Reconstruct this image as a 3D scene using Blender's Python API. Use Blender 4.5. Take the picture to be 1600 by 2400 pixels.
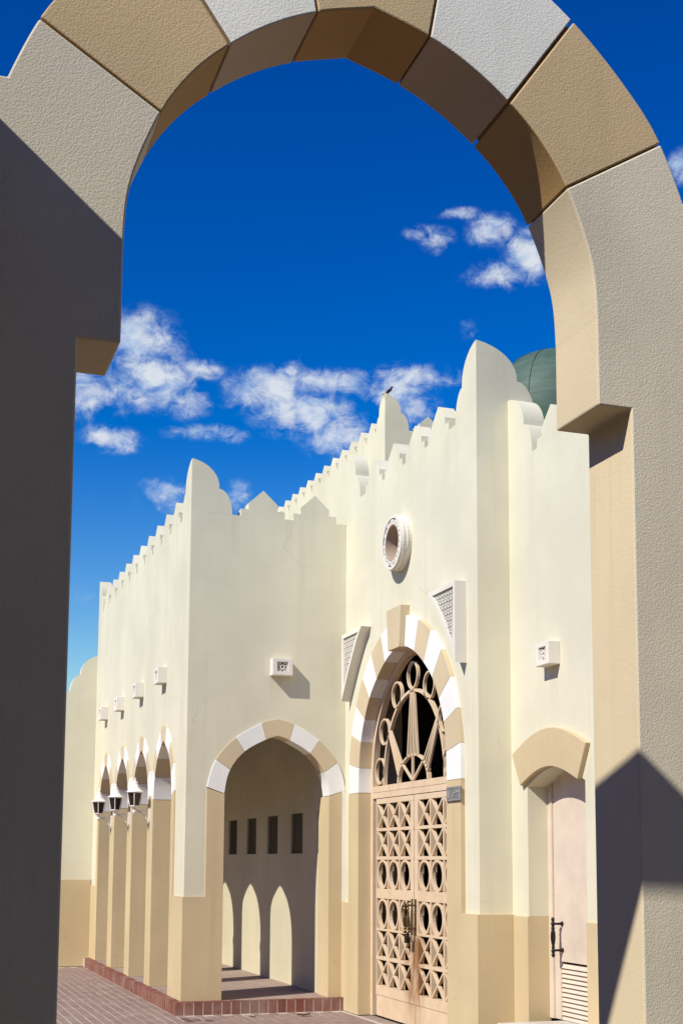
import bpy, bmesh, math, random
from mathutils import Vector, Matrix

for o in list(bpy.data.objects):
    bpy.data.objects.remove(o, do_unlink=True)
SC = bpy.context.scene
COL = SC.collection
random.seed(7)
S = 0.8            # survey units -> metres

# ------------------------------------------------------------------ camera
yaw, pitch, roll = 0.32627, 0.12018, 0.00558
fw = Vector((math.sin(yaw)*math.cos(pitch), math.cos(yaw)*math.cos(pitch), math.sin(pitch)))
rt = Vector((math.cos(yaw), -math.sin(yaw), 0.0))
up = rt.cross(fw)
rt2 = rt*math.cos(roll) + up*math.sin(roll)
up2 = up*math.cos(roll) - rt*math.sin(roll)
cam_data = bpy.data.cameras.new('camera')
cam = bpy.data.objects.new('camera', cam_data)
COL.objects.link(cam)
cam_data.sensor_fit = 'HORIZONTAL'
cam_data.sensor_width = 24.0
cam_data.lens = 24.0*3110.13/1600.0
cam_data.shift_x = (800-792.99)/1600.0
cam_data.shift_y = (1644.54-1200)/1600.0
cam_data.clip_start = 0.05
cam_data.clip_end = 5000
m3 = Matrix((rt2, up2, -fw)).transposed()
cam.matrix_world = Matrix.Translation(Vector((-3.76397, -17.46388, 2.0))*S) @ m3.to_4x4()
SC.camera = cam

# ------------------------------------------------------------------ sun and sky
SUN = Vector((1.0, 0.46, -1.02)).normalized()
sd = bpy.data.lights.new('sun', 'SUN')
sd.energy = 5.0
sd.angle = math.radians(0.53)
sd.color = (1.0, 0.957, 0.855)
sun = bpy.data.objects.new('sun', sd)
COL.objects.link(sun)
sun.rotation_euler = SUN.to_track_quat('-Z', 'Y').to_euler()
sun.location = (-20, -10, 25)

world = bpy.data.worlds.new('World')
SC.world = world
world.use_nodes = True
SC.view_settings.view_transform = 'Standard'
SC.view_settings.look = 'None'
SC.view_settings.exposure = 0.08
SC.view_settings.gamma = 1.0
SC.view_settings.use_curve_mapping = False


class NT:
    """tiny node-graph helper"""
    def __init__(self, tree):
        self.t = tree
        tree.nodes.clear()

    def n(self, typ, **kw):
        nd = self.t.nodes.new(typ)
        for k, v in kw.items():
            setattr(nd, k, v)
        return nd

    def link(self, a, b):
        self.t.links.new(a, b)

    def val(self, sock, v):
        if hasattr(v, 'is_output') or isinstance(v, bpy.types.NodeSocket):
            self.t.links.new(v, sock)
        else:
            sock.default_value = v

    def math(self, op, a, b=0.0, c=0.0, clamp=False):
        nd = self.n('ShaderNodeMath', operation=op, use_clamp=clamp)
        for i, v in enumerate((a, b, c)):
            self.val(nd.inputs[i], v)
        return nd.outputs[0]

    def mix(self, fac, a, b, blend='MIX'):
        nd = self.n('ShaderNodeMix', data_type='RGBA', blend_type=blend)
        self.val(nd.inputs[0], fac)
        for i, v in ((6, a), (7, b)):
            if isinstance(v, tuple) and len(v) == 3:
                v = v + (1.0,)
            self.val(nd.inputs[i], v)
        return nd.outputs[2]

    def ramp(self, fac, p0, p1, c0=0.0, c1=1.0):
        nd = self.n('ShaderNodeMapRange')
        nd.interpolation_type = 'SMOOTHSTEP'
        self.val(nd.inputs[0], fac)
        nd.inputs[1].default_value = p0
        nd.inputs[2].default_value = p1
        nd.inputs[3].default_value = c0
        nd.inputs[4].default_value = c1
        return nd.outputs[0]

    def noise(self, vec, scale, detail=3.0, rough=0.55, dist=0.0):
        nd = self.n('ShaderNodeTexNoise')
        if vec is not None:
            self.link(vec, nd.inputs['Vector'])
        nd.inputs['Scale'].default_value = scale
        nd.inputs['Detail'].default_value = detail
        nd.inputs['Roughness'].default_value = rough
        nd.inputs['Distortion'].default_value = dist
        return nd.outputs[0]

    def scale(self, vec, s):
        nd = self.n('ShaderNodeMapping')
        self.link(vec, nd.inputs['Vector'])
        nd.inputs['Scale'].default_value = s
        return nd.outputs[0]


# world: Nishita sky, and cumulus scraps by direction (azimuth, elevation)
w = NT(world.node_tree)
sky = w.n('ShaderNodeTexSky', sky_type='NISHITA')
sky.sun_disc = False
sky.sun_elevation = math.asin(-SUN.z)
sky.sun_rotation = math.atan2(-SUN.x, -SUN.y)
sky.altitude = 0.0
sky.air_density = 1.5
sky.dust_density = 0.1
sky.ozone_density = 4.0
hs = w.n('ShaderNodeHueSaturation')
hs.inputs['Hue'].default_value = 0.519
hs.inputs['Saturation'].default_value = 1.3
hs.inputs['Value'].default_value = 0.80
gm = w.n('ShaderNodeGamma')
gm.inputs['Gamma'].default_value = 1.6
w.link(sky.outputs[0], gm.inputs['Color'])
w.link(gm.outputs[0], hs.inputs['Color'])
tc = w.n('ShaderNodeTexCoord')
sep = w.n('ShaderNodeSeparateXYZ')
w.link(tc.outputs['Generated'], sep.inputs[0])
az = w.math('ARCTAN2', sep.outputs[0], sep.outputs[1])
el = w.math('ARCSINE', sep.outputs[2])
CLOUDS = [(0.1709, 0.3804, 0.023, 0.0177, 1), (0.1798, 0.3539, 0.0279, 0.0165, 1), (0.1589, 0.3422, 0.0162, 0.012, 0.8), (0.1315, 0.3435, 0.0193, 0.0179, 0.8), (0.2174, 0.3617, 0.0159, 0.0066, 0.9), (0.208, 0.3386, 0.0164, 0.0091, 0.7), (0.1469, 0.3105, 0.0187, 0.0073, 0.9), (0.2216, 0.3177, 0.0247, 0.0055, 0.7), (0.274, 0.3499, 0.0283, 0.0137, 1), (0.3007, 0.3351, 0.0299, 0.0153, 1), (0.3224, 0.3199, 0.0199, 0.0139, 0.9), (0.3172, 0.3566, 0.025, 0.0079, 0.9), (0.2904, 0.3669, 0.008, 0.0066, 0.8), (0.3888, 0.3594, 0.0249, 0.0073, 0.9), (0.3672, 0.3505, 0.0199, 0.0137, 0.9), (0.3805, 0.3367, 0.0199, 0.0107, 0.7), (0.1948, 0.2702, 0.0195, 0.01, 0.8), (0.2487, 0.272, 0.0092, 0.0094, 0.7), (0.4194, 0.4701, 0.0151, 0.004, 0.6), (0.4008, 0.4535, 0.0114, 0.0063, 0.8), (0.3891, 0.4595, 0.0118, 0.0051, 0.55), (0.4444, 0.4592, 0.016, 0.0096, 0.9), (0.4741, 0.4421, 0.0148, 0.0171, 0.95), (0.4541, 0.4287, 0.0248, 0.0075, 0.9), (0.4256, 0.393, 0.0066, 0.0077, 0.4), (0.5922, 0.4898, 0.0095, 0.0097, 0.8), (0.1312, 0.1955, 0.0142, 0.01, 0.35)]
cv = w.n('ShaderNodeCombineXYZ')
w.link(az, cv.inputs[0])
w.link(w.math('MULTIPLY', el, 1.25), cv.inputs[1])
cvec = cv.outputs[0]
# domain-warped coordinates so that the edges break up into wisps
wn = w.n('ShaderNodeTexNoise')
w.link(cvec, wn.inputs['Vector'])
wn.inputs['Scale'].default_value = 30.0
wn.inputs['Detail'].default_value = 6.0
wn.inputs['Roughness'].default_value = 0.6
wsep = w.n('ShaderNodeSeparateColor')
w.link(wn.outputs['Color'], wsep.inputs[0])
az2 = w.math('ADD', az, w.math('MULTIPLY', w.math('SUBTRACT', wsep.outputs[0], 0.5), 0.020))
el2 = w.math('ADD', el, w.math('MULTIPLY', w.math('SUBTRACT', wsep.outputs[1], 0.5), 0.014))
field = None
for a0, e0, wa, we, k in CLOUDS:
    dx = w.math('MULTIPLY', w.math('SUBTRACT', az2, a0), 1/wa)
    dy = w.math('MULTIPLY', w.math('SUBTRACT', el2, e0), 1/we)
    r2 = w.math('ADD', w.math('MULTIPLY', dx, dx), w.math('MULTIPLY', dy, dy))
    g = w.math('MULTIPLY', w.math('EXPONENT', w.math('MULTIPLY', r2, -0.62)), k)
    field = g if field is None else w.math('MAXIMUM', field, g)
# the same broken fair-weather cloud goes on round the rest of the sky
fn = w.noise(w.scale(cvec, (5.0, 9.0, 1.0)), 1.0, 4.0, 0.6, 0.3)
else_az = w.ramp(w.math('ABSOLUTE', w.math('SUBTRACT', az, 0.36)), 0.30, 0.42)
low_el = w.math('MULTIPLY', w.ramp(el, 0.16, 0.24), w.ramp(el, 0.62, 0.45))
rest = w.math('MULTIPLY', w.math('MULTIPLY', w.ramp(fn, 0.60, 0.76), else_az), low_el)
field = w.math('ADD', field, rest)
fine = w.noise(cvec, 70.0, 9.0, 0.66, 0.5)
tear = w.noise(w.scale(cvec, (0.8, 1.3, 1.0)), 27.0, 5.0, 0.6)
er = w.math('ADD', w.math('MULTIPLY', w.math('SUBTRACT', fine, 0.5), 1.7), w.math('MULTIPLY', w.math('SUBTRACT', tear, 0.5), 1.1))
dens = w.math('ADD', w.math('MULTIPLY', field, 1.05), w.math('MULTIPLY', er, w.ramp(field, 0.06, 0.42)))
alpha = w.math('MULTIPLY', w.math('POWER', w.ramp(dens, 0.16, 1.12), 1.05), 0.93)
shade = w.noise(w.scale(cvec, (1.0, 1.4, 1.0)), 34.0, 5.0, 0.6)
ccol = w.mix(w.ramp(w.math('ADD', shade, w.math('MULTIPLY', dens, 0.16)), 0.46, 0.78), (6.6, 9.0, 13.2), (13.0, 13.7, 14.6))
skyc = w.mix(alpha, hs.outputs[0], ccol)
bg = w.n('ShaderNodeBackground')
bg.inputs['Strength'].default_value = 0.055
w.link(skyc, bg.inputs['Color'])
wo = w.n('ShaderNodeOutputWorld')
w.link(bg.outputs[0], wo.inputs[0])


# ------------------------------------------------------------------ materials
def srgb(r, g, b):
    f = lambda c: ((c/255.0)/12.92 if c/255.0 <= 0.04045 else ((c/255.0+0.055)/1.055)**2.4)
    return (f(r), f(g), f(b))


def new_mat(name):
    m = bpy.data.materials.new(name)
    m.use_nodes = True
    return m, NT(m.node_tree)


def finish(nt, color, rough=0.85, normal=None, metallic=0.0, spec=0.25):
    b = nt.n('ShaderNodeBsdfPrincipled')
    nt.val(b.inputs['Base Color'], color if not isinstance(color, tuple) else color + (1.0,))
    nt.val(b.inputs['Roughness'], rough)
    nt.val(b.inputs['Metallic'], metallic)
    b.inputs['Specular IOR Level'].default_value = spec
    if normal is not None:
        nt.link(normal, b.inputs['Normal'])
    o = nt.n('ShaderNodeOutputMaterial')
    nt.link(b.outputs[0], o.inputs[0])
    return b


def plaster(name, base, stain=(0.42, 0.33, 0.2), amount=0.35, streak=0.35, bump=0.25, grain=60.0,
            dist=0.004, rough=0.9, smudge=0.0, mottle=0.08, crack=0.0, drips=()):
    m, nt = new_mat(name)
    pos = nt.n('ShaderNodeNewGeometry').outputs['Position']
    big = nt.noise(pos, 1.1, 4.0, 0.55)
    mid = nt.noise(pos, 7.0, 5.0, 0.6)
    st = nt.noise(nt.scale(pos, (5.0, 5.0, 0.22)), 1.0, 5.0, 0.62)
    c = nt.mix(nt.ramp(big, 0.3, 0.7), tuple(x*(1-mottle) for x in base), tuple(min(0.95, x*(1+mottle*0.6)) for x in base))
    f = nt.math('MULTIPLY', nt.ramp(st, 0.50, 0.78), nt.ramp(big, 0.35, 0.7, 0.25, 1.0))
    c = nt.mix(nt.math('MULTIPLY', f, streak), c, tuple(b*0.55+s*0.45 for b, s in zip(base, stain)))
    f2 = nt.ramp(mid, 0.56, 0.80)
    c = nt.mix(nt.math('MULTIPLY', f2, amount), c, tuple(b*0.75+s*0.25 for b, s in zip(base, stain)))
    dr = nt.noise(nt.scale(pos, (26.0, 26.0, 0.9)), 1.0, 4.0, 0.6)
    c = nt.mix(nt.math('MULTIPLY', nt.math('MULTIPLY', nt.ramp(dr, 0.56, 0.80), nt.ramp(st, 0.42, 0.62)), streak*0.7), c, tuple(b*0.6+s_*0.4 for b, s_ in zip(base, stain)))
    if crack:
        wv = nt.n('ShaderNodeTexNoise')
        nt.link(pos, wv.inputs['Vector'])
        wv.inputs['Scale'].default_value = 1.7
        wv.inputs['Detail'].default_value = 6.0
        vm = nt.n('ShaderNodeVectorMath', operation='MULTIPLY_ADD')
        nt.link(wv.outputs['Color'], vm.inputs[0])
        vm.inputs[1].default_value = (0.9, 0.9, 0.9)
        nt.link(pos, vm.inputs[2])
        vo = nt.n('ShaderNodeTexVoronoi', feature='DISTANCE_TO_EDGE')
        nt.link(vm.outputs[0], vo.inputs['Vector'])
        vo.inputs['Scale'].default_value = 0.42
        line = nt.math('MULTIPLY', nt.ramp(vo.outputs['Distance'], 0.0045, 0.0015), nt.ramp(big, 0.5, 0.6))
        c = nt.mix(nt.math('MULTIPLY', line, crack), c, tuple(b*0.5 for b in base))
    if drips:
        sx = nt.n('ShaderNodeSeparateXYZ')
        nt.link(pos, sx.inputs[0])
        tot = None
        for x0, y0, hw, z1, z0 in drips:      # dirt washed down the wall below fittings
            dx = nt.math('SUBTRACT', sx.outputs[0], x0*S)
            dy = nt.math('SUBTRACT', sx.outputs[1], y0*S)
            r = nt.math('SQRT', nt.math('ADD', nt.math('MULTIPLY', dx, dx), nt.math('MULTIPLY', dy, dy)))
            k = nt.math('MULTIPLY', nt.ramp(r, hw*S, hw*S*0.45), nt.math('MULTIPLY', nt.ramp(sx.outputs[2], z0*S, z1*S), nt.ramp(sx.outputs[2], (z1+0.15)*S, (z1+0.05)*S)))
            tot = k if tot is None else nt.math('ADD', tot, k)
        tot = nt.math('MULTIPLY', tot, nt.ramp(dr, 0.30, 0.62, 0.35, 1.0))
        c = nt.mix(nt.math('MULTIPLY', tot, 0.42), c, tuple(b*0.62+s_*0.38 for b, s_ in zip(base, stain)))
    if smudge:
        sm = nt.noise(pos, 2.6, 7.0, 0.72, 0.6)
        c = nt.mix(nt.math('MULTIPLY', nt.ramp(sm, 0.60, 0.72), smudge), c, tuple(b*0.6 for b in base))
    g1 = nt.noise(pos, grain, 2.0, 0.5)
    g2 = nt.noise(pos, grain*0.12, 3.0, 0.5)
    h = nt.math('ADD', g1, nt.math('MULTIPLY', g2, 0.8))
    bp = nt.n('ShaderNodeBump')
    bp.inputs['Strength'].default_value = bump
    bp.inputs['Distance'].default_value = dist
    nt.link(h, bp.inputs['Height'])
    finish(nt, c, rough, bp.outputs[0], spec=0.15)
    return m


def stucco(name, base, dist=0.0022, grain=205.0, mottle=0.08):
    """pebble-dash render: rounded grains with dark gaps"""
    m, nt = new_mat(name)
    pos = nt.n('ShaderNodeNewGeometry').outputs['Position']
    warp = nt.n('ShaderNodeTexNoise')
    nt.link(pos, warp.inputs['Vector'])
    warp.inputs['Scale'].default_value = grain*0.9
    big = nt.noise(pos, 1.6, 4.0, 0.6)
    g1 = nt.noise(pos, grain, 1.0, 0.45, 0.15)
    g2 = nt.noise(pos, grain*2.1, 1.0, 0.5)
    h = nt.math('ADD', nt.ramp(g1, 0.34, 0.64), nt.math('MULTIPLY', g2, 0.25))
    c = nt.mix(nt.ramp(big, 0.3, 0.7), tuple(x*(1-mottle) for x in base), tuple(x*(1+mottle) for x in base))
    oi = nt.n('ShaderNodeObjectInfo')
    c = nt.mix(nt.math('MULTIPLY', oi.outputs['Random'], 0.5), c, tuple(x*q for x, q in zip(base, (0.86, 0.87, 0.90))))
    st = nt.noise(nt.scale(pos, (6.0, 6.0, 0.5)), 1.0, 5.0, 0.65)
    c = nt.mix(nt.math('MULTIPLY', nt.ramp(st, 0.52, 0.78), 0.30), c, tuple(x*0.7 for x in base))
    c = nt.mix(nt.math('MULTIPLY', nt.ramp(g2, 0.55, 0.75), 0.22), c, tuple(x*0.72 for x in base))
    bp = nt.n('ShaderNodeBump')
    bp.inputs['Strength'].default_value = 0.21
    bp.inputs['Distance'].default_value = dist
    nt.link(h, bp.inputs['Height'])
    finish(nt, c, 0.92, bp.outputs[0], spec=0.12)
    return m


def simple(name, base, rough=0.5, metallic=0.0, vary=0.15, nscale=14.0, bump=0.0, spec=0.3, dirt=None, dirt_amt=0.0):
    m, nt = new_mat(name)
    pos = nt.n('ShaderNodeNewGeometry').outputs['Position']
    n = nt.noise(pos, nscale, 5.0, 0.6)
    c = nt.mix(nt.ramp(n, 0.3, 0.7), tuple(x*(1-vary) for x in base), tuple(min(0.95, x*(1+vary)) for x in base))
    if dirt:
        d = nt.noise(pos, nscale*0.45, 6.0, 0.7)
        c = nt.mix(nt.math('MULTIPLY', nt.ramp(d, 0.52, 0.72), dirt_amt), c, dirt)
    nrm = None
    if bump:
        bp = nt.n('ShaderNodeBump')
        bp.inputs['Strength'].default_value = bump
        bp.inputs['Distance'].default_value = 0.003
        nt.link(n, bp.inputs['Height'])
        nrm = bp.outputs[0]
    finish(nt, c, rough, nrm, metallic, spec)
    return m


CREAM = plaster('cream_plaster', (0.685, 0.643, 0.477), stain=(0.40, 0.33, 0.19), amount=0.26, streak=0.65, bump=0.25, mottle=0.07, crack=0.16, drips=((2.25, -2.17, 0.20, 5.60, 4.95), (2.637, -5.42, 0.13, 4.0, 3.3), (0, 1.55, 0.09, 4.55, 3.9), (0, 3.37, 0.09, 4.55, 3.9), (0, 5.17, 0.09, 4.55, 3.9), (0, 6.96, 0.09, 4.55, 3.9), (1.23, 0, 0.12, 4.50, 4.0), (2.25, -3.6, 0.10, 6.9, 6.0), (2.637, -4.95, 0.10, 6.3, 4.9), (0.62, 0, 0.07, 6.7, 5.9), (1.40, 0, 0.06, 6.7, 6.1)))
CREAMT = plaster('weathered_cream_parapet', (0.682, 0.638, 0.474), stain=(0.26, 0.21, 0.14), amount=0.3, streak=0.5, bump=0.3, mottle=0.1)
TAN = plaster('tan_plaster', (0.585, 0.465, 0.275), stain=(0.27, 0.18, 0.08), amount=0.35, streak=0.45, bump=0.25, smudge=0.34)
TANB = plaster('pale_tan_block', (0.61, 0.495, 0.315), stain=(0.33, 0.22, 0.11), amount=0.2, streak=0.15, bump=0.2)
TAND = TANB
INNER = plaster('loggia_plaster', (0.60, 0.545, 0.385), stain=(0.34, 0.27, 0.15), amount=0.25, streak=0.35, bump=0.2)
WHITE = plaster('white_block', (0.82, 0.805, 0.745), stain=(0.5, 0.45, 0.36), amount=0.2, streak=0.3, bump=0.15)
PALE = TAN
GATE_F = stucco('gate_stucco', (0.74, 0.675, 0.535))
GATE_T = stucco('gate_tan_stucco', (0.665, 0.505, 0.295))
GATE_W = stucco('gate_white_stucco', (0.89, 0.885, 0.815))
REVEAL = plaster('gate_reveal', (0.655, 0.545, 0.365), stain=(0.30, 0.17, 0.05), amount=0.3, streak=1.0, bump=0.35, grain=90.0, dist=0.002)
SOFF_T = plaster('tan_soffit_shade', (0.44, 0.27, 0.11), stain=(0.28, 0.17, 0.08), amount=0.3, streak=0.2, bump=0.35, grain=80.0, dist=0.002)  # tan darkened so the shade under the arch sits in the colour
SOFF_W = plaster('pale_soffit_shade', (0.48, 0.37, 0.27), stain=(0.3, 0.22, 0.15), amount=0.3, streak=0.2, bump=0.35, grain=80.0, dist=0.002)  # pale blocks' underside, its shade mixed into a browner colour
CASING = plaster('white_casing', (0.755, 0.71, 0.61), stain=(0.42, 0.34, 0.22), amount=0.3, streak=0.45, bump=0.15)
PINK = simple('pink_door_paint', (0.655, 0.545, 0.435), rough=0.55, vary=0.06, nscale=4.0, spec=0.3, dirt=(0.45, 0.35, 0.24), dirt_amt=0.25)
LAMPW = simple('white_lamp_paint', (0.80, 0.76, 0.70), rough=0.5, vary=0.08, nscale=30.0, dirt=(0.4, 0.3, 0.22), dirt_amt=0.3)
BRONZE = simple('aged_bronze', (0.15, 0.10, 0.045), rough=0.42, metallic=0.75, vary=0.45, nscale=40.0)
BLACKM = simple('black_iron', (0.02, 0.014, 0.012), rough=0.45, metallic=0.4, vary=0.4, nscale=30.0)
SIGN = simple('grey_metal_sign', (0.23, 0.23, 0.22), rough=0.55, metallic=0.3, vary=0.25, nscale=35.0)
SIGNL = simple('pale_sign_relief', (0.45, 0.44, 0.42), rough=0.5, metallic=0.2, vary=0.2, nscale=35.0)
DARKIN = simple('dark_interior', (0.035, 0.027, 0.022), rough=0.95, vary=0.2, spec=0.0)  # near-black puts the shade of unlit rooms and recesses into the colour
NICHE = simple('dark_niche_pane', (0.035, 0.026, 0.018), rough=0.6, vary=0.2)
SOFF_D = simple('brown_ceiling', (0.16, 0.10, 0.055), rough=0.9, vary=0.15, nscale=3.0)  # dark tone chosen to deepen the loggia's shade
ROOF = simple('grey_roof', (0.30, 0.27, 0.23), rough=0.9, vary=0.15, nscale=2.0)
STEP = simple('pale_concrete', (0.55, 0.5, 0.42), rough=0.9, vary=0.15, nscale=6.0, bump=0.2)
LEAF = simple('dry_leaf', (0.13, 0.06, 0.02), rough=0.8, vary=0.3, nscale=60.0)
BIRDM = simple('dark_feathers', (0.035, 0.028, 0.024), rough=0.7, vary=0.4, nscale=60.0)
CARVE_SH = simple('carving_shade_brown', (0.05, 0.03, 0.02), rough=0.8, vary=0.3)  # brown for the painted shade in the window ring's carving


def glass_mat():
    m, nt = new_mat('smoked_lamp_glass')
    finish(nt, (0.035, 0.022, 0.016), 0.12, None, 0.0, 0.5)
    return m


GLASS = glass_mat()


def door_mat():
    m, nt = new_mat('peach_door_paint')
    geo = nt.n('ShaderNodeNewGeometry')
    pos = geo.outputs['Position']
    sp = nt.n('ShaderNodeSeparateXYZ')
    nt.link(pos, sp.inputs[0])
    n = nt.noise(pos, 6.0, 4.0, 0.6)
    c = nt.mix(nt.ramp(n, 0.3, 0.7), (0.65, 0.485, 0.315), (0.71, 0.55, 0.375))
    # rust that has run down from the handles along the meeting stiles
    dy = nt.math('ABSOLUTE', nt.math('SUBTRACT', sp.outputs[1], -2.23*S))
    near = nt.ramp(dy, 0.34, 0.05)
    below = nt.math('MULTIPLY', nt.ramp(sp.outputs[2], 1.20*S, 1.02*S), nt.ramp(sp.outputs[2], 0.05*S, 0.5*S, 0.25, 1.0))
    rn = nt.noise(nt.scale(pos, (14.0, 14.0, 2.2)), 1.0, 6.0, 0.68)
    rust = nt.math('MULTIPLY', nt.math('MULTIPLY', near, below), nt.ramp(rn, 0.33, 0.50))
    c = nt.mix(nt.math('MULTIPLY', rust, 0.85), c, (0.24, 0.085, 0.015))
    # small chips along the middle rail
    ch = nt.noise(pos, 46.0, 4.0, 0.7)
    c = nt.mix(nt.math('MULTIPLY', nt.ramp(ch, 0.69, 0.74), 0.55), c, (0.22, 0.10, 0.04))
    finish(nt, c, 0.5, None, 0.0, 0.3)
    return m


DOOR = door_mat()


def brick_mat(name, c0, c1):
    m, nt = new_mat(name)
    oi = nt.n('ShaderNodeObjectInfo')
    pos = nt.n('ShaderNodeNewGeometry').outputs['Position']
    n = nt.noise(pos, 22.0, 6.0, 0.65)
    n2 = nt.noise(pos, 2.0, 4.0, 0.6)
    c = nt.mix(oi.outputs['Random'], c0, c1)
    c = nt.mix(nt.math('MULTIPLY', nt.ramp(n, 0.35, 0.7), 0.45), c, tuple(x*0.62 for x in c0))
    c = nt.mix(nt.math('MULTIPLY', nt.ramp(n2, 0.45, 0.7), 0.35), c, (0.36, 0.30, 0.25))
    bp = nt.n('ShaderNodeBump')
    bp.inputs['Strength'].default_value = 0.4
    bp.inputs['Distance'].default_value = 0.004
    nt.link(n, bp.inputs['Height'])
    finish(nt, c, 0.9, bp.outputs[0], spec=0.15)
    return m


KERB = brick_mat('red_kerb_brick', (0.20, 0.072, 0.053), (0.29, 0.125, 0.095))
PAVE = brick_mat('pinkish_paver', (0.25, 0.178, 0.148), (0.315, 0.22, 0.185))


def paving(name, c0, c1, mortar, bw, bh, rot=0.0):
    m, nt = new_mat(name)
    pos = nt.n('ShaderNodeNewGeometry').outputs['Position']
    mp = nt.n('ShaderNodeMapping')
    nt.link(pos, mp.inputs['Vector'])
    mp.inputs['Rotation'].default_value = (0, 0, rot)
    br = nt.n('ShaderNodeTexBrick')
    nt.link(mp.outputs[0], br.inputs['Vector'])
    br.inputs['Color1'].default_value = c0 + (1,)
    br.inputs['Color2'].default_value = c1 + (1,)
    br.inputs['Mortar'].default_value = mortar + (1,)
    br.inputs['Scale'].default_value = 1.0
    br.inputs['Brick Width'].default_value = bw
    br.inputs['Row Height'].default_value = bh
    br.inputs['Mortar Size'].default_value = 0.005
    n = nt.noise(pos, 3.0, 5.0, 0.65)
    n2 = nt.noise(pos, 30.0, 4.0, 0.6)
    c = nt.mix(nt.math('MULTIPLY', nt.ramp(n, 0.35, 0.7), 0.4), br.outputs['Color'], mortar)
    c = nt.mix(nt.math('MULTIPLY', nt.ramp(n2, 0.5, 0.75), 0.3), c, tuple(x*0.6 for x in c0))
    finish(nt, c, 0.92, None, spec=0.12)
    return m


SAND = (0.40, 0.335, 0.275)
FLOOR = paving('loggia_floor_paving', (0.29, 0.205, 0.172), (0.34, 0.245, 0.205), SAND, 0.2, 0.1, math.pi/2)
SANDM = simple('pale_joint_sand', (0.50, 0.44, 0.37), rough=0.95, vary=0.12, nscale=20.0)
GROUND = paving('courtyard_paving', (0.22, 0.155, 0.13), (0.27, 0.19, 0.16), SAND, 0.2, 0.1, math.pi/2)


def dome_mat():
    m, nt = new_mat('green_dome_metal')
    pos = nt.n('ShaderNodeNewGeometry').outputs['Position']
    n = nt.noise(nt.scale(pos, (1.0, 1.0, 7.0)), 1.6, 5.0, 0.65)
    n2 = nt.noise(pos, 3.0, 5.0, 0.6)
    c = nt.mix(nt.ramp(n, 0.35, 0.65), (0.048, 0.088, 0.066), (0.070, 0.118, 0.09))
    c = nt.mix(nt.math('MULTIPLY', nt.ramp(n2, 0.5, 0.75), 0.5), c, (0.095, 0.14, 0.11))
    finish(nt, c, 0.6, None, 0.0, 0.3)
    return m


DOMEM = dome_mat()


# ------------------------------------------------------------------ geometry helpers (survey units in, metres out)
def tag(o, label=None, cat=None, group=None, kind=None):
    if label: o['label'] = label
    if cat: o['category'] = cat
    if group: o['group'] = group
    if kind: o['kind'] = kind
    return o


def thing(name, loc=(0, 0, 0), label=None, cat=None, group=None, kind=None, rz=0.0):
    o = bpy.data.objects.new(name, None)
    o.empty_display_size = 0.2
    COL.objects.link(o)
    o.location = Vector(loc)*S
    o.rotation_euler = (0, 0, rz)
    return tag(o, label, cat, group, kind)


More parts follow.
